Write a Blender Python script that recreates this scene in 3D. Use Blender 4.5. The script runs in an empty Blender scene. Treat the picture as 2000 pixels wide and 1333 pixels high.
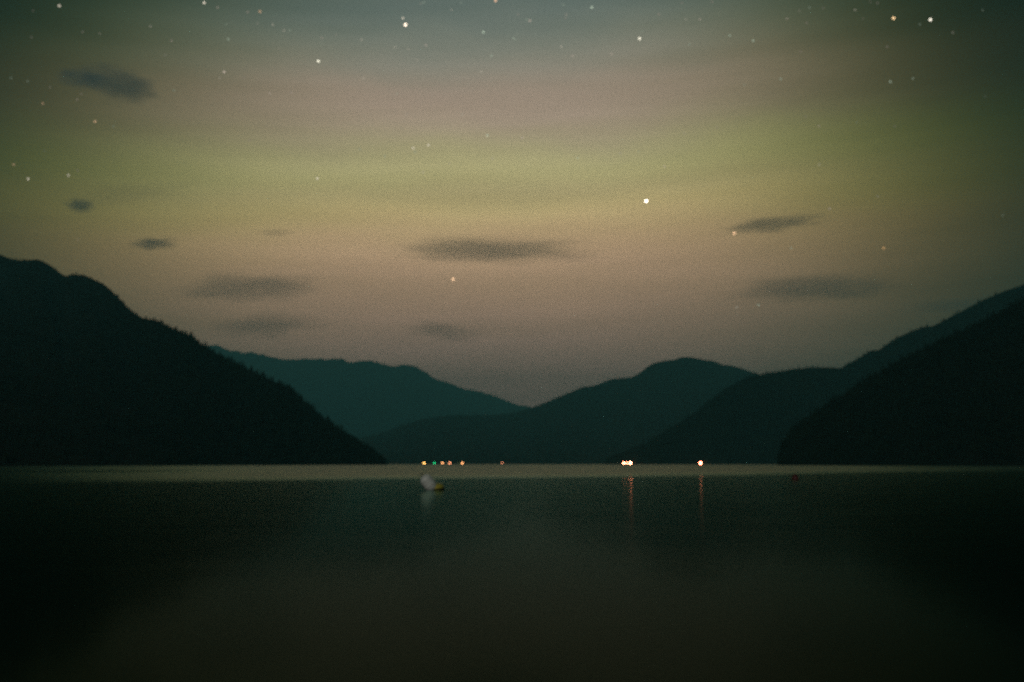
import bpy, bmesh, math, random
import numpy as np
from mathutils import Vector, Matrix

random.seed(7)
rng = np.random.default_rng(11)
scene = bpy.context.scene
C = scene.collection
R = math.radians

# ------------------------------------------------------------------ camera
FPX = 1944.0            # focal length measured in photograph pixels (35 mm lens)
CAMH = 1.40             # eye height above the lake
Y0 = 906.3              # level of the eye in the photograph
PITCH = math.atan((Y0 - 666.5) / FPX)
cam = bpy.data.cameras.new('camera')
cam.lens, cam.sensor_width, cam.sensor_fit = 35.0, 36.0, 'HORIZONTAL'
cam.clip_start, cam.clip_end = 0.1, 200000.0
cam.dof.use_dof = True
cam.dof.focus_distance = 7.2
cam.dof.aperture_fstop = 1.4
camo = bpy.data.objects.new('camera', cam)
camo.location = (0, 0, CAMH)
camo.rotation_euler = (math.pi / 2 + PITCH, 0, 0)
C.objects.link(camo)
scene.camera = camo

# ------------------------------------------------------------------ sky
FILL_EL, FILL_AZ = 20.0, 196.0      # added fill light low behind the camera, clockwise from the view direction
world = bpy.data.worlds.new('World')
scene.world = world
world.use_nodes = True
wt = world.node_tree
wt.nodes.clear()


def elev(y):                         # elevation in degrees of a picture row
    return math.degrees(PITCH + math.atan((666.5 - y) / FPX))


def srgb(r, g, b):
    f = lambda c: (c / 255 / 12.92) if c <= 10 else ((c / 255 + 0.055) / 1.055) ** 2.4
    return (f(r), f(g), f(b), 1.0)


def wn(t, **kw):
    n = wt.nodes.new(t)
    for k, v in kw.items():
        setattr(n, k, v)
    return n


def wmath(op, a, b=None, c=None, clamp=False):
    n = wn('ShaderNodeMath', operation=op, use_clamp=clamp)
    for i, v in enumerate((a, b, c)):
        if v is None:
            continue
        if isinstance(v, (int, float)):
            n.inputs[i].default_value = v
        else:
            wt.links.new(v, n.inputs[i])
    return n.outputs[0]


tc = wn('ShaderNodeTexCoord')
sep = wn('ShaderNodeSeparateXYZ')
wt.links.new(tc.outputs['Generated'], sep.inputs[0])
el = wmath('MULTIPLY', wmath('ARCSINE', sep.outputs[2]), 180 / math.pi)
az = wmath('MULTIPLY', wmath('ARCTAN2', sep.outputs[0], sep.outputs[1]), 180 / math.pi)
# uneven, slightly slanting auroral bands
cv = wn('ShaderNodeCombineXYZ')
wt.links.new(wmath('MULTIPLY', az, 0.055), cv.inputs[0])
wt.links.new(wmath('MULTIPLY', el, 0.16), cv.inputs[1])
nz = wn('ShaderNodeTexNoise')
nz.inputs['Scale'].default_value = 1.0
nz.inputs['Detail'].default_value = 3.0
nz.inputs['Roughness'].default_value = 0.5
wt.links.new(cv.outputs[0], nz.inputs['Vector'])
warp = wmath('MULTIPLY', wmath('SUBTRACT', nz.outputs[0], 0.5), 3.2)
elc = wmath('ADD', wmath('ADD', wmath('ADD', el, 0.35), wmath('MULTIPLY', az, -0.035)), warp)
ramp = wn('ShaderNodeValToRGB')
ramp.color_ramp.interpolation = 'B_SPLINE'
stops = [  # picture row on the central axis, colour of the glow there
    (906, (112, 97, 88)), (790, (134, 114, 102)), (700, (151, 127, 111)), (610, (156, 128, 106)),
    (520, (175, 144, 114)), (455, (178, 149, 112)), (405, (178, 160, 109)), (365, (168, 153, 111)),
    (325, (162, 155, 106)), (275, (152, 143, 108)), (228, (144, 127, 110)), (165, (141, 124, 109)),
    (120, (121, 116, 102)), (55, (102, 106, 96)), (0, (82, 91, 85)),
]
RANGE = 60.0
cr = ramp.color_ramp
pts = [(elev(y) / RANGE, srgb(*c)) for y, c in stops]
pts += [(34 / RANGE, srgb(70, 84, 84)), (48 / RANGE, srgb(52, 68, 70)), (1.0, srgb(44, 60, 63))]
cr.elements[0].position, cr.elements[0].color = pts[0]
cr.elements[1].position, cr.elements[1].color = pts[-1]
for p, c in pts[1:-1]:
    e = cr.elements.new(p)
    e.color = c
wt.links.new(wmath('DIVIDE', elc, RANGE, clamp=True), ramp.inputs[0])
# the glow fades to both sides; the fade also paints in lens vignetting
AZC, FLOOR = -1.7, 0.01
SIG = wmath('MAXIMUM', wmath('SUBTRACT', 17.3, wmath('MULTIPLY', wmath('MAXIMUM', wmath('SUBTRACT', el, 12.0), 0.0), 0.22)), 13.0)
d2 = wmath('POWER', wmath('ABSOLUTE', wmath('DIVIDE', wmath('SUBTRACT', az, AZC), SIG)), 3.0)
fall = wmath('ADD', wmath('MULTIPLY', wmath('EXPONENT', wmath('MULTIPLY', d2, -0.5)), 1 - FLOOR), FLOOR)
# fine drifting streaks
cv2 = wn('ShaderNodeCombineXYZ')
wt.links.new(wmath('MULTIPLY', az, 0.045), cv2.inputs[0])
wt.links.new(wmath('MULTIPLY', wmath('ADD', el, wmath('MULTIPLY', az, -0.03)), 0.55), cv2.inputs[1])
nz2 = wn('ShaderNodeTexNoise')
nz2.inputs['Scale'].default_value = 1.0
nz2.inputs['Detail'].default_value = 4.0
wt.links.new(cv2.outputs[0], nz2.inputs['Vector'])
streak = wmath('ADD', wmath('MULTIPLY', wmath('SUBTRACT', nz2.outputs[0], 0.5), 0.40), 1.0)
fall = wmath('MULTIPLY', fall, streak)
cf = wn('ShaderNodeCombineXYZ')
wt.links.new(fall, cf.inputs[0])
wt.links.new(wmath('POWER', fall, 0.93), cf.inputs[1])
wt.links.new(wmath('POWER', fall, 1.28), cf.inputs[2])
glow = wn('ShaderNodeVectorMath', operation='MULTIPLY')
wt.links.new(ramp.outputs[0], glow.inputs[0])
wt.links.new(cf.outputs[0], glow.inputs[1])
bg1 = wn('ShaderNodeBackground')
bg1.inputs['Strength'].default_value = 1.95
wt.links.new(glow.outputs[0], bg1.inputs['Color'])
sky = wn('ShaderNodeTexSky', sky_type='NISHITA', sun_disc=False)
sky.sun_elevation = R(FILL_EL)
sky.sun_rotation = R(FILL_AZ)
bg2 = wn('ShaderNodeBackground')
bg2.inputs['Strength'].default_value = 0.0003
wt.links.new(sky.outputs[0], bg2.inputs['Color'])
add = wn('ShaderNodeAddShader')
wt.links.new(bg1.outputs[0], add.inputs[0])
wt.links.new(bg2.outputs[0], add.inputs[1])
wo = wn('ShaderNodeOutputWorld')
wt.links.new(add.outputs[0], wo.inputs['Surface'])

sun = bpy.data.lights.new('fill_light', 'SUN')  # added fill with no visible source, brightens the buoy and haze
sun.energy, sun.angle, sun.color = 0.66, R(0.5), (1.0, 0.96, 0.88)
suno = bpy.data.objects.new('fill_light', sun)
a = R(FILL_AZ)
to_fill = Vector((math.sin(a) * math.cos(R(FILL_EL)), math.cos(a) * math.cos(R(FILL_EL)), math.sin(R(FILL_EL))))
suno.rotation_euler = to_fill.to_track_quat('Z', 'Y').to_euler()
suno.location = to_fill * 50
C.objects.link(suno)

scene.view_settings.view_transform = 'Standard'
scene.view_settings.look = 'None'
scene.view_settings.exposure = 0.0
scene.view_settings.gamma = 1.0
scene.view_settings.use_curve_mapping = False
scene.render.engine = 'CYCLES'
scene.cycles.use_denoising = False
scene.cycles.max_bounces = 4
scene.cycles.volume_bounces = 1
scene.cycles.volume_step_rate = 1.0
scene.cycles.volume_max_steps = 128
scene.cycles.sample_clamp_indirect = 0.6
scene.cycles.use_adaptive_sampling = False


# ------------------------------------------------------------------ helpers
def ray(px, py):
    u, v = (px - 1000.0) / FPX, (666.5 - py) / FPX
    return np.array((u, math.cos(PITCH) - v * math.sin(PITCH), math.sin(PITCH) + v * math.cos(PITCH)))


def at(px, py, depth):
    d = ray(px, py)
    return np.array((0, 0, CAMH)) + d * (depth / d[1])


def on_water(px, py):
    d = ray(px, py)
    return np.array((0, 0, CAMH)) + d * (CAMH / -d[2])


def tag(o, label=None, cat=None, group=None, kind=None):
    if label: o['label'] = label
    if cat: o['category'] = cat
    if group: o['group'] = group
    if kind: o['kind'] = kind
    return o


def link(name, me, mat=None, parent=None, smooth=False):
    o = bpy.data.objects.new(name, me)
    C.objects.link(o)
    if mat is not None and not me.materials:
        me.materials.append(mat)
    if parent: o.parent = parent
    if smooth:
        me.polygons.foreach_set('use_smooth', [True] * len(me.polygons))
    return o


def empty(name, loc):
    o = bpy.data.objects.new(name, None)
    o.location = loc
    C.objects.link(o)
    return o


def bm_mesh(name, bm):
    me = bpy.data.meshes.new(name)
    bm.to_mesh(me)
    bm.free()
    return me


def np_mesh(name, v, f):
    me = bpy.data.meshes.new(name)
    n = f.shape[1]
    me.vertices.add(len(v)); me.vertices.foreach_set('co', np.ascontiguousarray(v, np.float32).ravel())
    me.loops.add(f.size); me.loops.foreach_set('vertex_index', np.ascontiguousarray(f, np.int32).ravel())
    me.polygons.add(len(f)); me.polygons.foreach_set('loop_start', np.arange(0, f.size, n, dtype=np.int32))
    me.update(calc_edges=True)
    return me


def material(name, color, rough=0.6, spec=0.3, vary=0.0, scale=5.0, color2=None, metal=0.0):
    m = bpy.data.materials.new(name)
    m.use_nodes = True
    t = m.node_tree
    b = t.nodes['Principled BSDF']
    b.inputs['Base Color'].default_value = (*color, 1)
    b.inputs['Roughness'].default_value = rough
    b.inputs['Specular IOR Level'].default_value = spec
    b.inputs['Metallic'].default_value = metal
    if vary or color2:
        n = t.nodes.new('ShaderNodeTexNoise')
        n.inputs['Scale'].default_value = scale
        n.inputs['Detail'].default_value = 5.0
        tcn = t.nodes.new('ShaderNodeTexCoord')
        t.links.new(tcn.outputs['Object'], n.inputs['Vector'])
        r = t.nodes.new('ShaderNodeValToRGB')
        c2 = color2 or tuple(c * (1 - vary) for c in color)
        r.color_ramp.elements[0].position, r.color_ramp.elements[1].position = 0.35, 0.65
        r.color_ramp.elements[0].color = (*c2, 1)
        r.color_ramp.elements[1].color = (*color, 1)
        t.links.new(n.outputs[0], r.inputs[0])
        t.links.new(r.outputs[0], b.inputs['Base Color'])
    return m


def emitter(name, color, strength, sampling='FRONT'):
    m = bpy.data.materials.new(name)
    m.use_nodes = True
    t = m.node_tree
    t.nodes.clear()
    e = t.nodes.new('ShaderNodeEmission')
    e.inputs[0].default_value = (*color, 1)
    e.inputs[1].default_value = strength
    o = t.nodes.new('ShaderNodeOutputMaterial')
    t.links.new(e.outputs[0], o.inputs['Surface'])
    m.cycles.emission_sampling = sampling
    return m


def noise1(x, seed, octaves=5, base=1.0, gain=0.5):
    """Fractal value noise along one axis, about -1..1."""
    out = np.zeros_like(x, dtype=float)
    amp, tot = 1.0, 0.0
    for o in range(octaves):
        g = np.random.default_rng(seed * 31 + o)
        k = g.uniform(-1, 1, 8192)
        p = x * base * 2 ** o + 1000
        i = np.floor(p).astype(int)
        f = p - i
        f = f * f * (3 - 2 * f)
        out += amp * (k[i % 8192] * (1 - f) + k[(i + 1) % 8192] * f)
        tot += amp
        amp *= gain
    return out / tot


def noise2(x, y, seed, octaves=5, gain=0.5):
    out = np.zeros(np.broadcast(x, y).shape)
    amp, tot = 1.0, 0.0
    for o in range(octaves):
        g = np.random.default_rng(seed * 53 + o)
        k = g.uniform(-1, 1, (256, 256))
        px, py = x * 2 ** o + 500, y * 2 ** o + 500
        i, j = np.floor(px).astype(int), np.floor(py).astype(int)
        fx, fy = px - i, py - j
        fx, fy = fx * fx * (3 - 2 * fx), fy * fy * (3 - 2 * fy)
        a00, a10 = k[i % 256, j % 256], k[(i + 1) % 256, j % 256]
        a01, a11 = k[i % 256, (j + 1) % 256], k[(i + 1) % 256, (j + 1) % 256]
        out += amp * ((a00 * (1 - fx) + a10 * fx) * (1 - fy) + (a01 * (1 - fx) + a11 * fx) * fy)
        tot += amp
        amp *= gain
    return out / tot


# ------------------------------------------------------------------ the lake
def lake_material():
    m = bpy.data.materials.new('lake')
    m.use_nodes = True
    t = m.node_tree
    t.nodes.clear()
    L = t.links.new
    body = t.nodes.new('ShaderNodeBsdfDiffuse')         # green-black depth of the lake
    body.inputs['Color'].default_value = (0.004, 0.018, 0.012, 1)
    gloss = t.nodes.new('ShaderNodeBsdfAnisotropic')    # its surface
    gloss.inputs['Color'].default_value = (0.68, 0.89, 0.77, 1)
    fre = t.nodes.new('ShaderNodeFresnel')
    mix = t.nodes.new('ShaderNodeMixShader')
    out = t.nodes.new('ShaderNodeOutputMaterial')
    L(body.outputs[0], mix.inputs[1]); L(gloss.outputs[0], mix.inputs[2]); L(mix.outputs[0], out.inputs['Surface'])

    def mth(op, a, b_=None, clamp=False):
        n = t.nodes.new('ShaderNodeMath')
        n.operation, n.use_clamp = op, clamp
        for i, v in enumerate((a, b_)):
            if v is None: continue
            if isinstance(v, (int, float)): n.inputs[i].default_value = v
            else: L(v, n.inputs[i])
        return n.outputs[0]

    g = t.nodes.new('ShaderNodeNewGeometry')
    s = t.nodes.new('ShaderNodeSeparateXYZ')
    L(g.outputs['Position'], s.inputs[0])
    x, y = s.outputs[0], s.outputs[1]

    def nse(sx, sy, detail=3.0, ofs=0.0):
        c = t.nodes.new('ShaderNodeCombineXYZ')
        L(mth('MULTIPLY', x, sx), c.inputs[0]); L(mth('MULTIPLY', y, sy), c.inputs[1])
        c.inputs[2].default_value = ofs
        n = t.nodes.new('ShaderNodeTexNoise')
        n.inputs['Scale'].default_value = 1.0
        n.inputs['Detail'].default_value = detail
        L(c.outputs[0], n.inputs['Vector'])
        return n.outputs[0]

    def step(v, lo, hi):
        n = t.nodes.new('ShaderNodeMapRange')
        n.interpolation_type = 'SMOOTHSTEP'
        n.inputs['From Min'].default_value, n.inputs['From Max'].default_value = lo, hi
        L(v, n.inputs['Value'])
        return n.outputs[0]

    # out on the open lake the breeze ruffles the water; the inner bay lies calm
    edge = mth('ADD', y, mth('MULTIPLY', mth('SUBTRACT', nse(0.02, 0.01), 0.5), 50.0))
    edge = mth('SUBTRACT', edge, mth('MULTIPLY', x, 0.9))
    ruffle = step(edge, 88.0, 152.0)
    # a calm slick lies across the ruffled water towards the western shore
    sl = mth('ABSOLUTE', mth('SUBTRACT', mth('ADD', y, mth('MULTIPLY', nse(0.01, 0.0, 2.0, 4.0), 26.0)), 206.0))
    slick = mth('MULTIPLY', mth('SUBTRACT', 1.0, step(sl, 14.0, 42.0)), mth('SUBTRACT', 1.0, step(x, -74.0, -44.0)))
    ruffle = mth('MULTIPLY', ruffle, mth('SUBTRACT', 1.0, mth('MULTIPLY', slick, 0.9)))
    # ruffle is faded towards both sides to paint in lens vignetting
    side = mth('DIVIDE', x, mth('MAXIMUM', y, 1.0))
    ruffle = mth('MULTIPLY', ruffle, step(side, -0.56, -0.16))
    ruffle = mth('MULTIPLY', ruffle, mth('SUBTRACT', 1.0, mth('MULTIPLY', step(side, 0.20, 0.52), 0.8)))
    patch = mth('ADD', mth('MULTIPLY', nse(0.012, 0.05, 4.0, 9.0), 0.5), 0.75)
    L(mth('ADD', 1.026, mth('MULTIPLY', ruffle, 0.2)), fre.inputs['IOR'])
    L(mth('MULTIPLY', fre.outputs[0], mth('SUBTRACT', 1.0, mth('MULTIPLY', mth('MULTIPLY', ruffle, 2.5, True), 0.46))), mix.inputs[0])
    rough = mth('ADD', 0.112, mth('MULTIPLY', mth('MULTIPLY', ruffle, patch), 0.34))
    rough = mth('ADD', rough, mth('MULTIPLY', mth('SUBTRACT', nse(0.25, 0.6, 3.0, 2.0), 0.5), 0.03))
    L(rough, gloss.inputs['Roughness'])
    tint = t.nodes.new('ShaderNodeMix')
    tint.data_type = 'RGBA'
    ia, ib = [k for k in tint.inputs if k.type == 'RGBA']
    ia.default_value, ib.default_value = (0.62, 0.90, 0.79, 1), (0.86, 0.87, 0.70, 1)
    L(ruffle, tint.inputs['Factor'])
    L([k for k in tint.outputs if k.type == 'RGBA'][0], gloss.inputs['Color'])
    wv = nse(0.35, 1.1, 3.0, 6.0)
    bp = t.nodes.new('ShaderNodeBump')
    bp.inputs['Strength'].default_value = 0.04
    bp.inputs['Distance'].default_value = 0.02
    L(wv, bp.inputs['Height'])
    L(bp.outputs[0], gloss.inputs['Normal'])
    return m


v = np.array([(-12500, -4500, 0), (12500, -4500, 0), (12500, 15500, 0), (-12500, 15500, 0)], float)
lake = link('lake_water', np_mesh('lake_water', v, np.array([[0, 1, 2, 3]])), lake_material())
tag(lake, kind='structure')

# ------------------------------------------------------------------ mountains
hill_mat = material('forest_floor', (0.013, 0.020, 0.012), 0.95, 0.05, vary=0.5, scale=0.02)


def smooth_interp(xs, pts, sig=3.0):
    px, py = zip(*pts)
    fine = np.arange(px[0], px[-1] + 1.0)
    f = np.interp(fine, px, py)
    k = np.arange(-12, 13)
    w = np.exp(-k ** 2 / (2 * sig ** 2)); w /= w.sum()
    fp = np.pad(f, 12, mode='edge')
    f = np.convolve(fp, w, 'valid')
    return np.interp(xs, fine, f)


def make_hill(name, ridge, depth_r, depth_f, back, sink=0.0, step=2.0, rows=46, rough=1.2, gully=0.10, seed=1, power=1.12, freq=40.0):
    """A mountain as a terrain sheet: shoreline, front slope with gullies, crest, and the slope behind."""
    xs = np.arange(ridge[0][0], ridge[-1][0] + 0.1, step)
    ry = smooth_interp(xs, ridge) + rough * noise1(xs, seed, 5, 1 / freq, 0.6)
    ry = np.minimum(ry, 907.0)
    Dr = np.interp(xs, *zip(*depth_r)); Df = np.interp(xs, *zip(*depth_f))
    Dr = np.maximum(Dr, Df + 4)
    top = np.array([at(px, py, d) for px, py, d in zip(xs, ry, Dr)])
    top[:, 2] = np.maximum(top[:, 2] - sink, 0.3)
    foot = np.array([at(px, 907, d) for px, d in zip(xs, Df)])
    foot[:, 2] = -2.0
    far = np.array([at(px, 907, d + back) for px, d in zip(xs, Dr)]); far[:, 2] = -2.0
    ts = np.linspace(0, 1, rows)
    grid = []
    for t in ts:
        p = foot + (top - foot) * t
        g = noise2(xs / 55.0 + t * 1.2, np.full_like(xs, t * 2.2), seed + 5, 5, 0.55)
        env = (t * (1 - t) * 4) ** 0.8
        p[:, 2] = foot[:, 2] + (top[:, 2] - foot[:, 2]) * (t ** power) * (1 - gully * env * (0.6 + 0.9 * g))
        grid.append(p)
    for t in np.linspace(0, 1, 14)[1:]:
        p = top + (far - top) * t
        g = noise2(xs / 60.0, np.full_like(xs, 5 + t * 2), seed + 9, 4)
        p[:, 2] = top[:, 2] + (far[:, 2] - top[:, 2]) * (t ** 0.9) * (1 + 0.12 * g * (1 - t))
        grid.append(p)
    G = np.array(grid)
    n, c = G.shape[:2]
    idx = np.arange(n * c).reshape(n, c)
    F = np.stack([idx[:-1, :-1], idx[:-1, 1:], idx[1:, 1:], idx[1:, :-1]], -1).reshape(-1, 4)
    o = link(name, np_mesh(name, G.reshape(-1, 3), F), hill_mat, smooth=True)
    tag(o, kind='structure')
    return G[:rows], xs


RIDGE_W = [(-700, 330), (-400, 395), (-150, 462), (-40, 487), (0, 494), (20, 502), (40, 505), (76, 503), (95, 512), (128, 536),
           (140, 532), (165, 533), (205, 552), (225, 570), (245, 590), (262, 606), (280, 617), (310, 622), (340, 638),
           (372, 650), (400, 672), (430, 690), (470, 706), (520, 733), (568, 753), (605, 788), (650, 824), (690, 852),
           (730, 878), (748, 896), (764, 907)]
RIDGE_E = [(1518, 907), (1524, 872), (1530, 852), (1550, 832), (1575, 812), (1596, 797), (1640, 768), (1680, 742), (1720, 719), (1745, 704),
           (1790, 681), (1830, 660), (1875, 640), (1915, 622), (1960, 598), (2000, 577), (2150, 510), (2500, 420), (2800, 380)]
RIDGE_M = [(1178, 907), (1190, 896), (1215, 884), (1235, 874), (1262, 862), (1290, 844), (1320, 826), (1354, 805), (1384, 780), (1415, 757),
           (1447, 738), (1470, 730), (1486, 728), (1532, 720), (1575, 715), (1610, 714), (1643, 715), (1652, 708), (1672, 700), (1702, 681),
           (1715, 681), (1745, 660), (1775, 646), (1804, 635), (1821, 633), (1872, 607), (1915, 584), (1957, 567), (2000, 552), (2200, 470), (2600, 380)]
RIDGE_C = [(560, 885), (650, 868), (740, 845), (790, 828), (820, 818), (865, 811), (910, 809), (955, 809), (1000, 805), (1024, 799),
           (1060, 787), (1105, 769), (1135, 755), (1165, 751), (1195, 739), (1234, 736), (1247, 729), (1262, 716), (1276, 708), (1295, 703), (1312, 702),
           (1330, 696), (1352, 696), (1372, 700), (1396, 704), (1415, 712), (1432, 713), (1450, 719), (1480, 729), (1540, 760), (1640, 800), (1800, 850)]
RIDGE_F = [(150, 650), (300, 660), (390, 672), (430, 679), (450, 686), (476, 691), (505, 692), (525, 696), (560, 702), (600, 702), (640, 704), (668, 701),
           (690, 707), (716, 703), (735, 708), (762, 715), (792, 712), (812, 717), (835, 731), (860, 743), (900, 757), (950, 770), (1000, 785),
           (1060, 800), (1150, 815), (1400, 830)]

west, wx = make_hill('western_mountain', RIDGE_W, [(-700, 1900), (0, 2250), (140, 2080), (262, 1720), (330, 1560), (480, 1460), (660, 1400), (764, 1380)],
                     [(-700, 340), (0, 570), (300, 780), (500, 1000), (764, 1345)], 1500, sink=4.5, seed=3, rough=1.6)
east, ex = make_hill('eastern_mountain', RIDGE_E, [(1518, 1030), (1545, 1060), (1700, 1100), (2000, 1080), (2800, 1050)],
                     [(1518, 1000), (1600, 890), (2000, 640), (2800, 400)], 900, sink=4, seed=5)
mid, mx = make_hill('middle_mountain', RIDGE_M, [(1178, 2480), (1250, 2560), (1450, 2800), (1643, 3000), (1800, 2800), (2000, 2600), (2600, 2500)],
                    [(1178, 2440), (1225, 2385), (1370, 2335), (1600, 2300), (2600, 2100)], 1300, sink=6, seed=8, rough=1.8)
cen, cx = make_hill('valley_mountain', RIDGE_C, [(560, 5300), (900, 5700), (1200, 6200), (1800, 6200)],
                    [(560, 3050), (800, 3060), (1100, 3100), (1800, 3300)], 1600, sink=6, seed=13, power=1.5)
far, fx = make_hill('distant_mountain', RIDGE_F, [(150, 11000), (650, 11600), (800, 12000), (1000, 13200), (1400, 13800)],
                    [(150, 9000), (1400, 9500)], 1400, step=1.5, rough=6.0, seed=17, freq=22.0)

# ------------------------------------------------------------------ forests
def tree_variant(seed, sides=6):
    """A ragged conifer of unit height as stacked uneven skirts."""
    g = np.random.default_rng(seed)
    V, F = [], []
    tiers = 4
    for k in range(tiers):
        z0 = 0.10 + 0.21 * k
        z1 = min(1.0, z0 + 0.34) if k < tiers - 1 else 1.0
        r = 0.20 * (1 - 0.80 * k / tiers)
        b = len(V)
        for s in range(sides):
            an = 2 * math.pi * (s + g.uniform(-.25, .25)) / sides
            rr = r * g.uniform(0.6, 1.25)
            V.append((rr * math.cos(an), rr * math.sin(an), z0 + g.uniform(-.05, .05)))
        V.append((g.uniform(-.01, .01), g.uniform(-.01, .01), z1))
        for s in range(sides):
            F.append((b + s, b + (s + 1) % sides, b + sides))
    b = len(V)                                   # a bare trunk below
    for s in range(3):
        an = 2 * math.pi * s / 3
        V.append((0.02 * math.cos(an), 0.02 * math.sin(an), -0.06))
    V.append((0, 0, 0.3))
    for s in range(3):
        F.append((b + s, b + (s + 1) % 3, b + 3))
    return np.array(V), np.array(F)


variants = [tree_variant(s) for s in range(6)]
leaf_mat = material('conifer_foliage', (0.014, 0.024, 0.013), 0.9, 0.05, vary=0.45, scale=0.05)


def forest(name, G, count, h0, h1, label, bias, sides_ok=None, lo=0.0):
    rows, cols = G.shape[:2]
    VV, FF, off = [], [], 0
    n_each = count // len(variants)
    for V, F in variants:
        t = lo + (1 - lo) * rng.random(n_each) ** bias
        cc = rng.random(n_each) * (cols - 1.001)
        rr = t * (rows - 1.001)
        i, j = rr.astype(int), cc.astype(int)
        fi, fj = (rr - i)[:, None], (cc - j)[:, None]
        P = (G[i, j] * (1 - fi) + G[i + 1, j] * fi) * (1 - fj) + (G[i, j + 1] * (1 - fi) + G[i + 1, j + 1] * fi) * fj
        ok = P[:, 2] > 0.8
        P = P[ok]
        n = len(P)
        h = h0 + (h1 - h0) * rng.random(n) ** 1.6
        w = h * rng.uniform(0.75, 1.25, n)
        a = rng.uniform(0, 6.283, n)
        ca, sa = np.cos(a)[:, None], np.sin(a)[:, None]
        X = (V[:, 0] * ca - V[:, 1] * sa) * w[:, None] + P[:, 0:1]
        Y = (V[:, 0] * sa + V[:, 1] * ca) * w[:, None] + P[:, 1:2]
        Z = V[:, 2] * h[:, None] + P[:, 2:3]
        VV.append(np.stack([X, Y, Z], -1).reshape(-1, 3))
        FF.append((F[None] + (np.arange(n) * len(V))[:, None, None]).reshape(-1, 3) + off)
        off += n * len(V)
    o = link(name, np_mesh(name, np.concatenate(VV), np.concatenate(FF)), leaf_mat)
    tag(o, label, 'forest', kind='stuff')
    return o


forest('conifer_forest', west, 16000, 4.8, 9.0, 'dark conifer forest covering the tall mountain along the left shore', 0.75)
forest('conifer_forest', east, 13000, 4.2, 8.0, 'black conifer forest on the nearest slope at the right edge', 0.7)
forest('conifer_forest', mid, 13000, 7, 12.5, 'dark conifer forest on the slope behind the two bright shore lights', 0.7)
forest('conifer_forest', cen, 9000, 9, 16, 'hazy conifer forest on the rounded teal mountain in the valley', 0.8)

# conifers that stand clear of the western crest, each one a tree
crown_meshes, trunk_me = [], None
pine_mat = leaf_mat
bark_mat = material('bark', (0.07, 0.05, 0.04), 0.9, 0.1, vary=0.4, scale=2.0)
for s in range(3):
    V, F = tree_variant(40 + s, 9)
    keep = F[:-3]
    crown_meshes.append(np_mesh('crown', V[:-4], keep))
    crown_meshes[-1].materials.append(pine_mat)
bm = bmesh.new()
bmesh.ops.create_cone(bm, cap_ends=True, segments=7, radius1=0.022, radius2=0.006, depth=0.9, matrix=Matrix.Translation((0, 0, 0.38)))
trunk_me = bm_mesh('trunk', bm)
trunk_me.materials.append(bark_mat)
PINES = [268, 284, 297, 306, 318, 329, 340, 345, 356, 365, 374, 378, 388, 397, 402, 411, 419, 431, 436, 447, 452, 468, 474, 492, 515, 533, 551, 566, 590, 612, 640, 668]
for k, px in enumerate(PINES):
    j = int(np.argmin(abs(wx - px)))
    p = west[-2, j]
    h = random.uniform(9, 12) + (3.0 if px in (345, 374, 402, 431) else 0)
    t = empty('conifer_tree', p)
    t.scale = (h * random.uniform(1.1, 1.5),) * 2 + (h,)
    t.rotation_euler.z = random.uniform(0, 6.28)
    tag(t, 'dark conifer standing out against the sky along the left mountain crest', 'tree', 'conifers along the left crest')
    link('crown', crown_meshes[k % 3], parent=t)
    link('trunk', trunk_me, parent=t)

# ------------------------------------------------------------------ far shore lights
wall_mat = material('cabin_timber', (0.16, 0.10, 0.06), 0.85, 0.2, vary=0.4, scale=1.5)
roof_mat = material('cabin_roof', (0.06, 0.06, 0.065), 0.8, 0.2, vary=0.3, scale=1.0)
post_mat = material('post_metal', (0.12, 0.12, 0.12), 0.5, 0.4, vary=0.3, scale=3.0, metal=0.6)
dock_mat = material('dock_timber', (0.2, 0.16, 0.12), 0.9, 0.2, vary=0.4, scale=1.0)


def box(bm, x0, x1, y0, y1, z0, z1):
    m = Matrix.Translation(((x0 + x1) / 2, (y0 + y1) / 2, (z0 + z1) / 2)) @ Matrix.Diagonal((x1 - x0, y1 - y0, z1 - z0, 1))
    bmesh.ops.create_cube(bm, size=1.0, matrix=m)


def box_mesh(name, *b):
    bm = bmesh.new()
    box(bm, *b)
    bmesh.ops.bevel(bm, geom=bm.edges[:], offset=0.03, segments=1, affect='EDGES')
    return bm_mesh(name, bm)


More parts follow.
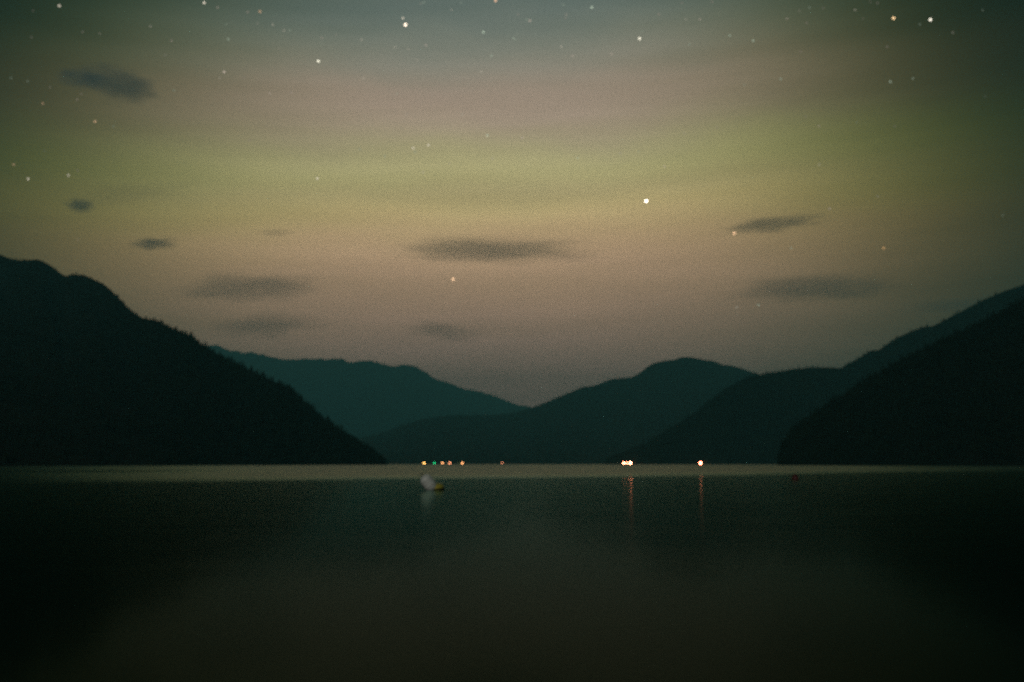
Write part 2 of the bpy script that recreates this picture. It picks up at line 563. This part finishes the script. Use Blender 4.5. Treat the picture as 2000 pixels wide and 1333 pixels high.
def cabin(px, py, depth, win_w, win_h, emat, label):
    """Timber cabin at the water's edge with one lit window wall facing the lake."""
    c = at(px, py, depth)
    zc = max(c[2], 1.2 + win_h / 2)
    t = empty('lakeside_cabin', (c[0], c[1], 0))
    tag(t, label, 'cabin', 'lit cabins on the far shore')
    w, d, hgt = win_w + 5.0, 8.0, zc + win_h / 2 + 0.8
    bm = bmesh.new()
    x0, x1 = -win_w / 2, win_w / 2
    z0, z1 = zc - win_h / 2, zc + win_h / 2
    box(bm, -w / 2, x0, 0.0, d, -1, hgt); box(bm, x1, w / 2, 0.0, d, -1, hgt)
    box(bm, x0, x1, 0.0, d, -1, z0); box(bm, x0, x1, 0.0, d, z1, hgt); box(bm, x0, x1, 1.0, d, z0, z1)
    link('wall', bm_mesh('wall', bm), wall_mat, t)
    bm = bmesh.new()
    e, r = 0.7, hgt + w * 0.28
    vs = [bm.verts.new(p) for p in [(-w / 2 - e, -e, hgt - .1), (0, -e, r), (w / 2 + e, -e, hgt - .1), (-w / 2 - e, d + e, hgt - .1), (0, d + e, r), (w / 2 + e, d + e, hgt - .1)]]
    for f in ((0, 2, 1), (3, 4, 5), (0, 1, 4, 3), (1, 2, 5, 4), (2, 0, 3, 5)):
        bm.faces.new([vs[i] for i in f])
    rf = link('roof', bm_mesh('roof', bm), roof_mat, t)
    link('chimney', box_mesh('chimney', w * .2, w * .2 + .9, d * .5, d * .5 + .9, hgt, r + 0.8), wall_mat, rf)
    wi = link('window', box_mesh('window', x0 + .05, x1 - .05, 0.25, 0.4, z0 + .05, z1 - .05), emat, t)
    for k in (-1, 0, 1):
        link('mullion', box_mesh('mullion', k * (win_w / 2 - .1) - .06, k * (win_w / 2 - .1) + .06, 0.12, 0.22, z0, z1), post_mat, wi)
    return t


def lamp(name, px, py, depth, rad, emat, label, group, beam=0.0):
    """Lamp on a tall post standing on a small jetty head."""
    c = at(px, py, depth)
    z = max(c[2], rad + 1.0)
    t = empty(name, (c[0], c[1], 0))
    tag(t, label, 'lamp', group)
    bm = bmesh.new()
    bmesh.ops.create_cone(bm, cap_ends=True, segments=10, radius1=0.22, radius2=0.14, depth=z + 2, matrix=Matrix.Translation((0, rad + .5, z / 2)))
    link('post', bm_mesh('post', bm), post_mat, t)
    bm = bmesh.new()
    box(bm, -.1, .1, 0, rad + .6, z + rad + .05, z + rad + .25)
    bmesh.ops.create_cone(bm, cap_ends=True, segments=14, radius1=rad * 1.05, radius2=rad * .3, depth=.5, matrix=Matrix.Translation((0, 0, z + rad + .3)))
    link('hood', bm_mesh('hood', bm), post_mat, t)
    bm = bmesh.new()
    bmesh.ops.create_uvsphere(bm, u_segments=16, v_segments=10, radius=rad, matrix=Matrix.Translation((0, 0, z)) @ Matrix.Diagonal((1, 1, .92, 1)))
    link('lamp_globe', bm_mesh('lamp_globe', bm), emat, t, smooth=True)
    bm = bmesh.new()
    box(bm, -3, 3, -1.2, 4.5, .35, .6)
    for sx in (-2.6, 2.6):
        for sy in (-.9, 4.1):
            box(bm, sx - .15, sx + .15, sy - .15, sy + .15, -1.5, .35)
    link('jetty', bm_mesh('jetty', bm), dock_mat, t)
    if beam:                                   # the light it throws out over the lake
        l = bpy.data.lights.new('lamp_beam', 'AREA')
        l.shape, l.size, l.color = 'DISK', rad * 1.8, (1.0, 0.20, 0.11)
        l.energy = beam * math.pi * math.pi * (rad * .9) ** 2
        q = bpy.data.objects.new('lamp_beam', l)
        C.objects.link(q)
        q.parent, q.location, q.rotation_euler = t, (0, -rad - .1, z), (-math.pi / 2, 0, 0)
    return t


SH = 3000.0
AMB, ORG, PNK, DIM = (1.0, 0.50, 0.13), (1.0, 0.43, 0.16), (1.0, 0.36, 0.17), (1.0, 0.36, 0.18)
cabin(828.5, 905.6, SH, 4.2, 3.6, emitter('amber_window', AMB, 12.0), 'cabin with amber window, leftmost light on the far shore')
lamp('beacon_lamp', 848.5, 904.8, SH, 1.7, emitter('green_lamp', (0.01, 0.72, 0.24), 7.0), 'green beacon lamp on a post at the far shore', None)
cabin(864.5, 904.8, SH, 4.2, 3.4, emitter('orange_window', ORG, 8.0), 'cabin with orange window just past the green beacon')
cabin(878.5, 904.8, SH, 4.2, 3.4, emitter('pink_window', PNK, 7.5), 'cabin with pinkish orange window, third cabin from the left')
cabin(903.0, 904.8, SH, 4.2, 3.4, emitter('peach_window', ORG, 8.5), 'cabin with peach window at the end of the lit row')
cabin(981.0, 904.6, SH + 60, 3.2, 2.6, emitter('dim_window', DIM, 4.5), 'cabin with dim brown window standing apart from the lit row')
lamp('shore_lamp', 872.0, 904.6, SH + 10, 1.0, emitter('pale_lamp', (0.9, 0.75, 0.4), 1.0), 'very faint pale lamp between the two orange cabins', None)
lamp('shore_lamp', 896.5, 904.8, SH + 10, 1.1, emitter('olive_lamp', (0.7, 0.75, 0.2), 0.9), 'very faint olive lamp just before the peach lit cabin', None)
FLOOD = emitter('flood_lamp', (1.0, 0.19, 0.10), 60.0)
FLOOD2 = emitter('flood_lamp_white', (1.0, 0.21, 0.11), 55.0)
G2 = 'flood lamps on the right shore'
lamp('flood_lamp', 1218.5, 905.0, 2370, 2.0, FLOOD2, 'bright white lamp, left one of the merging pair under the dark slope', G2)
lamp('flood_lamp', 1225.0, 904.8, 2374, 1.5, FLOOD2, 'bright white lamp in the middle of the merging pair under the dark slope', G2)
lamp('flood_lamp', 1231.5, 904.6, 2370, 2.4, FLOOD, 'brightest orange white lamp, right end of the merging pair', G2, beam=260.0)
lamp('flood_lamp', 1368.0, 904.8, 2320, 2.2, FLOOD, 'single bright lamp standing alone on the right shore', G2, beam=130.0)

def flare_tree(px, depth, h, label):  # added beside the flood lamps to imitate their orange lens flare
    c = at(px, 907, depth)
    t = empty('flare_tree', (c[0], c[1], 0))
    tag(t, label, 'tree', 'added trees standing in for lens flare')
    bm = bmesh.new()
    bmesh.ops.create_cone(bm, cap_ends=True, segments=8, radius1=0.3, radius2=0.08, depth=h * .8, matrix=Matrix.Translation((0, 0, h * .35)))
    for a_, z_ in ((0.4, .4), (2.3, .5), (4.1, .58), (5.4, .45)):
        M = Matrix.Translation((0, 0, h * z_)) @ Matrix.Rotation(a_, 4, 'Z') @ Matrix.Rotation(R(55), 4, 'Y') @ Matrix.Translation((0, 0, h * .12))
        bmesh.ops.create_cone(bm, cap_ends=True, segments=5, radius1=0.1, radius2=0.03, depth=h * .26, matrix=M)
    link('trunk', bm_mesh('trunk', bm), bark_mat, t)
    n = 900
    g = np.random.default_rng(int(px))
    d = g.normal(size=(n, 3)); d /= np.linalg.norm(d, axis=1)[:, None]
    lobe = g.choice(5, n)
    lc = np.array([(0, 0, .62), (-.16, .05, .52), (.17, -.04, .55), (.02, .12, .80), (-.05, -.1, .72)])[lobe]
    P = (lc + d * g.random((n, 1)) ** .4 * np.array((.17, .17, .14))) * h
    A, B = g.normal(size=(n, 3)) * .28, g.normal(size=(n, 3)) * .28
    V = np.stack([P - A, P + B, P + A, P - B], 1).reshape(-1, 3)
    link('crown', np_mesh('crown', V, np.arange(4 * n).reshape(n, 4)), broad_mat, t)


broad_mat = material('broad_leaves', (0.09, 0.075, 0.03), 0.8, 0.2, vary=0.4, scale=0.6)
flare_tree(1239.5, 2366, 13.0, 'added tree standing in for the orange flare beside the brightest lamp of the pair')
flare_tree(1375.5, 2316, 13.0, 'added tree standing in for the orange flare beside the single bright lamp')

# ------------------------------------------------------------------ buoys
white_mat = material('buoy_white', (0.90, 0.88, 0.82), 0.35, 0.5, vary=0.12, scale=6.0)
yellow_mat = material('buoy_yellow', (0.62, 0.50, 0.06), 0.45, 0.5, vary=0.25, scale=5.0)
dark_mat = material('buoy_shade', (0.03, 0.035, 0.02), 0.8, 0.2, vary=0.4, scale=9.0)
red_mat = material('buoy_red', (0.10, 0.005, 0.005), 0.4, 0.5, vary=0.25, scale=5.0)


def lathe(profile, seg=28):
    bm = bmesh.new()
    rings = []
    for r, z in profile:
        if r < 1e-5:
            rings.append([bm.verts.new((0, 0, z))])
        else:
            rings.append([bm.verts.new((r * math.cos(2 * math.pi * k / seg), r * math.sin(2 * math.pi * k / seg), z)) for k in range(seg)])
    for a, b in zip(rings[:-1], rings[1:]):
        for k in range(seg):
            n = (k + 1) % seg
            if len(a) == 1: bm.faces.new((a[0], b[n], b[k]))
            elif len(b) == 1: bm.faces.new((a[k], a[n], b[0]))
            else: bm.faces.new((a[k], a[n], b[n], b[k]))
    bmesh.ops.recalc_face_normals(bm, faces=bm.faces[:])
    return bm


def torus(bm, R0, r, M, seg=20, sub=8):
    vs = [[bm.verts.new(M @ Vector(((R0 + r * math.cos(q)) * math.cos(p), (R0 + r * math.cos(q)) * math.sin(p), r * math.sin(q))))
           for q in [2 * math.pi * j / sub for j in range(sub)]] for p in [2 * math.pi * i / seg for i in range(seg)]]
    for i in range(seg):
        for j in range(sub):
            bm.faces.new((vs[i][j], vs[(i + 1) % seg][j], vs[(i + 1) % seg][(j + 1) % sub], vs[i][(j + 1) % sub]))


p = on_water(846, 957)
b = empty('mooring_buoy', (p[0], p[1], 0))
tag(b, 'white mooring buoy leaning over on its yellow float on the calm water', 'buoy')
fl = link('base_float', bm_mesh('base_float', lathe([(0, -.20), (.22, -.20), (.37, -.14), (.44, -.02), (.45, .06), (.41, .18), (.30, .27), (.12, .31), (0, .31)])), yellow_mat, b, smooth=True)
fl.rotation_euler = (R(4), R(-5), 0)
fl.location = (0.15, 0.02, 0.04)
wl = link('shade_band', bm_mesh('shade_band', lathe([(.435, -.1), (.462, -.04), (.466, .02), (.455, .05), (.44, .055)])), dark_mat, fl, smooth=True)  # dark strip standing in for the shadow at the waterline
wf = link('white_float', bm_mesh('white_float', lathe([(0, -.12), (.14, -.11), (.22, -.03), (.258, .1), (.27, .3), (.268, .48), (.24, .62), (.17, .72), (.08, .77), (0, .775)])), white_mat, b, smooth=True)
wf.location = (-0.02, -0.20, 0.10)
wf.rotation_euler = (R(8), R(-38), 0)
wf.scale = (1.26, 1.26, 1.08)
bm = bmesh.new()
torus(bm, .272, .018, Matrix.Translation((0, 0, .2)))
torus(bm, .262, .018, Matrix.Translation((0, 0, .54)))
link('band', bm_mesh('band', bm), white_mat, wf, smooth=True)
bm = bmesh.new()
torus(bm, .07, .014, Matrix.Translation((0, 0, .85)) @ Matrix.Rotation(R(90), 4, 'X'))
link('lifting_ring', bm_mesh('lifting_ring', bm), post_mat, wf, smooth=True)

p = on_water(1553, 938)
b = empty('red_buoy', (p[0], p[1], 0))
tag(b, 'small dark red buoy floating on the black water below the right slope', 'buoy')
link('float', bm_mesh('float', lathe([(0, -.22), (.16, -.18), (.27, -.05), (.29, .10), (.25, .28), (.16, .42), (.07, .50), (0, .52)])), red_mat, b, smooth=True)
bm = bmesh.new()
torus(bm, .06, .016, Matrix.Translation((0, 0, .57)) @ Matrix.Rotation(R(90), 4, 'X'))
link('lifting_ring', bm_mesh('lifting_ring', bm), post_mat, b, smooth=True)

# ------------------------------------------------------------------ haze over the lake
haze_mat = bpy.data.materials.new('haze')
haze_mat.use_nodes = True
ht = haze_mat.node_tree
ht.nodes.clear()
pv = ht.nodes.new('ShaderNodeVolumePrincipled')
pv.inputs['Color'].default_value = (0.25, 0.82, 0.88, 1)
pv.inputs['Density'].default_value = 1.35e-4
pv.inputs['Anisotropy'].default_value = 0.2
ho = ht.nodes.new('ShaderNodeOutputMaterial')
ht.links.new(pv.outputs[0], ho.inputs['Volume'])
bm = bmesh.new()
box(bm, -13000, 13000, -5000, 16000, -3.0, 1380)
hz = link('haze', bm_mesh('haze', bm), haze_mat)
tag(hz, 'pale blue night haze filling the valley over the lake', 'haze', kind='stuff')

# ------------------------------------------------------------------ clouds
def cloud_mat(name, density, seed, freq):
    m = bpy.data.materials.new(name)
    m.use_nodes = True
    t = m.node_tree
    t.nodes.clear()
    L = t.links.new
    tcn = t.nodes.new('ShaderNodeTexCoord')
    ln = t.nodes.new('ShaderNodeVectorMath'); ln.operation = 'LENGTH'
    nzv = t.nodes.new('ShaderNodeTexNoise')
    nzv.inputs['Scale'].default_value = freq
    nzv.inputs['Detail'].default_value = 5.0
    mp = t.nodes.new('ShaderNodeMapping')
    mp.inputs['Location'].default_value = (seed * 3.1, seed * 1.7, 0)
    L(tcn.outputs['Object'], mp.inputs['Vector']); L(mp.outputs[0], nzv.inputs['Vector'])
    L(tcn.outputs['Object'], ln.inputs[0])
    a1 = t.nodes.new('ShaderNodeMath'); a1.operation = 'MULTIPLY_ADD'
    L(nzv.outputs[0], a1.inputs[0]); a1.inputs[1].default_value = 1.25; a1.inputs[2].default_value = -0.62
    a2 = t.nodes.new('ShaderNodeMath'); a2.operation = 'ADD'
    L(a1.outputs[0], a2.inputs[0]); L(ln.outputs['Value'], a2.inputs[1])
    mr = t.nodes.new('ShaderNodeMapRange'); mr.interpolation_type = 'SMOOTHSTEP'
    mr.inputs['From Min'].default_value, mr.inputs['From Max'].default_value = 0.86, 0.32
    mr.inputs['To Min'].default_value, mr.inputs['To Max'].default_value = 0.0, density
    L(a2.outputs[0], mr.inputs['Value'])
    v_ = t.nodes.new('ShaderNodeVolumePrincipled')
    v_.inputs['Color'].default_value = (0.55, 0.71, 0.82, 1)
    v_.inputs['Anisotropy'].default_value = 0.3
    L(mr.outputs[0], v_.inputs['Density'])
    o_ = t.nodes.new('ShaderNodeOutputMaterial')
    L(v_.outputs[0], o_.inputs['Volume'])
    return m


bm = bmesh.new()
bmesh.ops.create_icosphere(bm, subdivisions=3, radius=1.0)
cloud_me = bm_mesh('cloud', bm)
CLOUDS = [  # centre, half size in picture pixels, tilt, optical depth, depth in metres, label
    (235, 166, 74, 36, -9, 2.6, 9500, 'large dark cloud near the upper left corner of the sky'),
    (158, 152, 50, 22, -4, 1.9, 9700, 'small dark cloud lobe beside the large left cloud'),
    (157, 402, 27, 15, 0, 2.4, 10500, 'tiny round dark cloud above the left mountain'),
    (300, 476, 46, 14, 3, 2.2, 11000, 'short dark cloud above the left mountain shoulder'),
    (540, 455, 42, 7, 2, 0.7, 11200, 'thin faint cloud streak right of the short dark cloud'),
    (490, 562, 150, 34, 2, 1.2, 11600, 'wide soft grey cloud above the left crest trees'),
    (520, 637, 120, 28, 4, 0.9, 12000, 'faint grey cloud just above the distant teal ridge'),
    (868, 648, 85, 24, -6, 0.7, 12000, 'faintest cloud patch low over the valley'),
    (955, 490, 215, 27, -1, 2.0, 11300, 'long lens shaped grey cloud in the middle of the sky'),
    (1510, 438, 105, 15, 6, 2.0, 11000, 'narrow slanting dark cloud above an orange star'),
    (1590, 563, 180, 27, 2, 1.4, 11700, 'long grey cloud above the right mountain saddle'),
    (1880, 596, 120, 17, 3, 0.7, 11900, 'dim thin cloud touching the right mountain crest'),
    (1000, 374, 330, 18, -1, 0.35, 10800, 'very faint wide streak across the green glow'),
    (250, 380, 150, 14, 8, 0.45, 10700, 'very faint slanting streak above the tiny round cloud'),
]
for k, (cx_, cy_, hw, hh, tilt, od, dep, lab) in enumerate(CLOUDS):
    c = at(cx_, cy_, dep)
    dist = float(np.linalg.norm(c))
    sx, sz = 1.24 * hw * dist / FPX, 1.12 * hh * dist / FPX
    sy = max(sz * 1.6, sx * 0.45)
    m = cloud_mat('cloud', 0.50 * od / (sy * 1.1), k + 1, 2.1)
    o = bpy.data.objects.new('cloud', cloud_me.copy())
    o.data.materials.append(m)
    C.objects.link(o)
    o.location = c
    o.scale = (sx, sy, sz)
    o.rotation_euler = (0, R(-tilt), 0)
    tag(o, lab, 'cloud', 'dark clouds in the night sky')

# ------------------------------------------------------------------ stars
WHT, ORS, GRN = (1.0, 0.88, 0.70), (1.0, 0.62, 0.36), (0.80, 0.95, 0.72)
STARS = [  # picture position, diameter in pixels, brightness, colour
    (1262, 393, 9, 3.0, (1.0, .86, .70), 'brightest star, glowing white in the middle of the green band'),
    (792, 49, 8.5, 1.6, (1.0, .80, .62), 'bright warm star near the top with a faint companion above it'),
    (1745, 36, 7.5, 1.1, (1.0, .66, .34), 'bright orange star, left one of the pair at the upper corner'),
    (1817, 39, 7.5, 1.1, (1.0, .92, .76), 'bright white star, right one of the pair at the upper corner'),
    (1249, 76, 7, .95, (1.0, .93, .74), 'pale star high above the brightest star'),
    (885, 546, 8, 1.0, (1.0, .62, .36), 'orange star just under the long lens shaped cloud'),
    (1434, 456, 8, 1.0, (1.0, .60, .34), 'orange star under the narrow slanting cloud'),
    (622, 120, 7, .95, (1.0, .95, .75), 'pale yellow star alone in the upper left sky'),
    (1726, 485, 6, .45, (1.0, .55, .22), 'small orange star above the right mountain'),
    (968, 2, 7, .75, (1.0, .60, .38), 'orange star cut by the top edge in the middle'),
    (399, 6, 6.5, .60, WHT, 'white star at the top edge of the left sky'),
    (508, 23, 6, .42, ORS, 'orange star near the top edge of the left sky'),
    (116, 12, 6.5, .45, WHT, 'white star in the dark upper corner over the large cloud'),
    (186, 238, 6, .34, ORS, 'orange star below the large left cloud'),
    (84, 203, 5.5, .22, ORS, 'small orange star at the left end of the large cloud'),
    (55, 350, 6, .42, WHT, 'white star beside the left edge above the mountain'),
    (134, 343, 5.5, .38, WHT, 'white star right above the tiny round cloud'),
    (27, 322, 5, .28, ORS, 'small orange star closest to the left edge'),
    (438, 141, 6, .40, (1, .8, .66), 'pinkish star in the upper left sky'),
    (620, 349, 6, .55, WHT, 'dim white star in the left green band'),
    (787, 36, 6, .48, WHT, 'faint companion star just above the bright warm star'),
    (944, 63, 6.5, .42, GRN, 'dim greenish star in the middle of the upper sky'),
    (1156, 15, 6.5, .42, GRN, 'dim greenish star near the top edge'),
    (1471, 80, 5.5, .30, GRN, 'dim greenish star in the upper right sky'),
    (1739, 160, 6, .22, GRN, 'dim greenish star below the bright right pair'),
    (807, 290, 6, .48, WHT, 'left star of a faint pair in the upper green band'),
    (837, 284, 6, .50, WHT, 'right star of a faint pair in the upper green band'),
]
FAINT = [(294, 52), (195, 66), (628, 74), (429, 153), (151, 195), (152, 468), (527, 183), (569, 181), (22, 153), (54, 159), (98, 171), (159, 184),  # the last dots here stand in for a dotted aircraft trail
         (882, 20), (1035, 41), (832, 89), (960, 110), (710, 154), (952, 265), (826, 337), (1128, 309), (1298, 326), (1194, 106), (1096, 92), (1537, 37),
         (1783, 154), (1525, 155), (1599, 247), (1714, 384), (1620, 408), (1958, 421), (1340, 39), (1439, 601), (1481, 596), (1545, 485), (1670, 20), (566, 60), (1020, 270),
         (425, 15), (335, 80), (484, 24), (533, 49), (555, 60), (446, 77), (706, 78), (772, 93), (1003, 75), (1367, 38), (1425, 70), (940, 140), (1118, 110), (1861, 64), (1600, 322)]
SD = 60000.0


def star_mesh(name):
    bm = bmesh.new()
    bmesh.ops.create_icosphere(bm, subdivisions=1, radius=1.0)
    return bm_mesh(name, bm)


def star(px, py, dia, lum, col, label, group):
    d = ray(px, py)
    d = d / np.linalg.norm(d)
    o = link('star', star_mesh('star'), emitter('starlight', col, lum * 1.75 * math.exp(min(1.1e-4 * 1400 / max(d[2], .1), 1.5)), 'NONE'), smooth=True)
    o.location = np.array((0, 0, CAMH)) + d * SD
    o.scale = (dia * 0.66 / 2 / FPX * SD,) * 3
    tag(o, label, 'star', group)


for s in STARS:
    star(*s, 'bright stars')
tiny = np.random.default_rng(5)
for k in range(60):
    FAINT.append((tiny.uniform(60, 1940), 330 * tiny.random() ** 1.8 + 4))
for k, (px, py) in enumerate(FAINT):
    u = abs(px - 1000) / 1000
    lum = (0.41 - 0.31 * u) * (0.62 if k >= 52 else 1.0) * random.uniform(0.75, 1.1)
    star(px, py, random.uniform(3.6, 5.2), lum, random.choice([WHT, GRN, (1, .8, .66)]), 'faint tiny star scattered over the upper sky', 'faint stars')
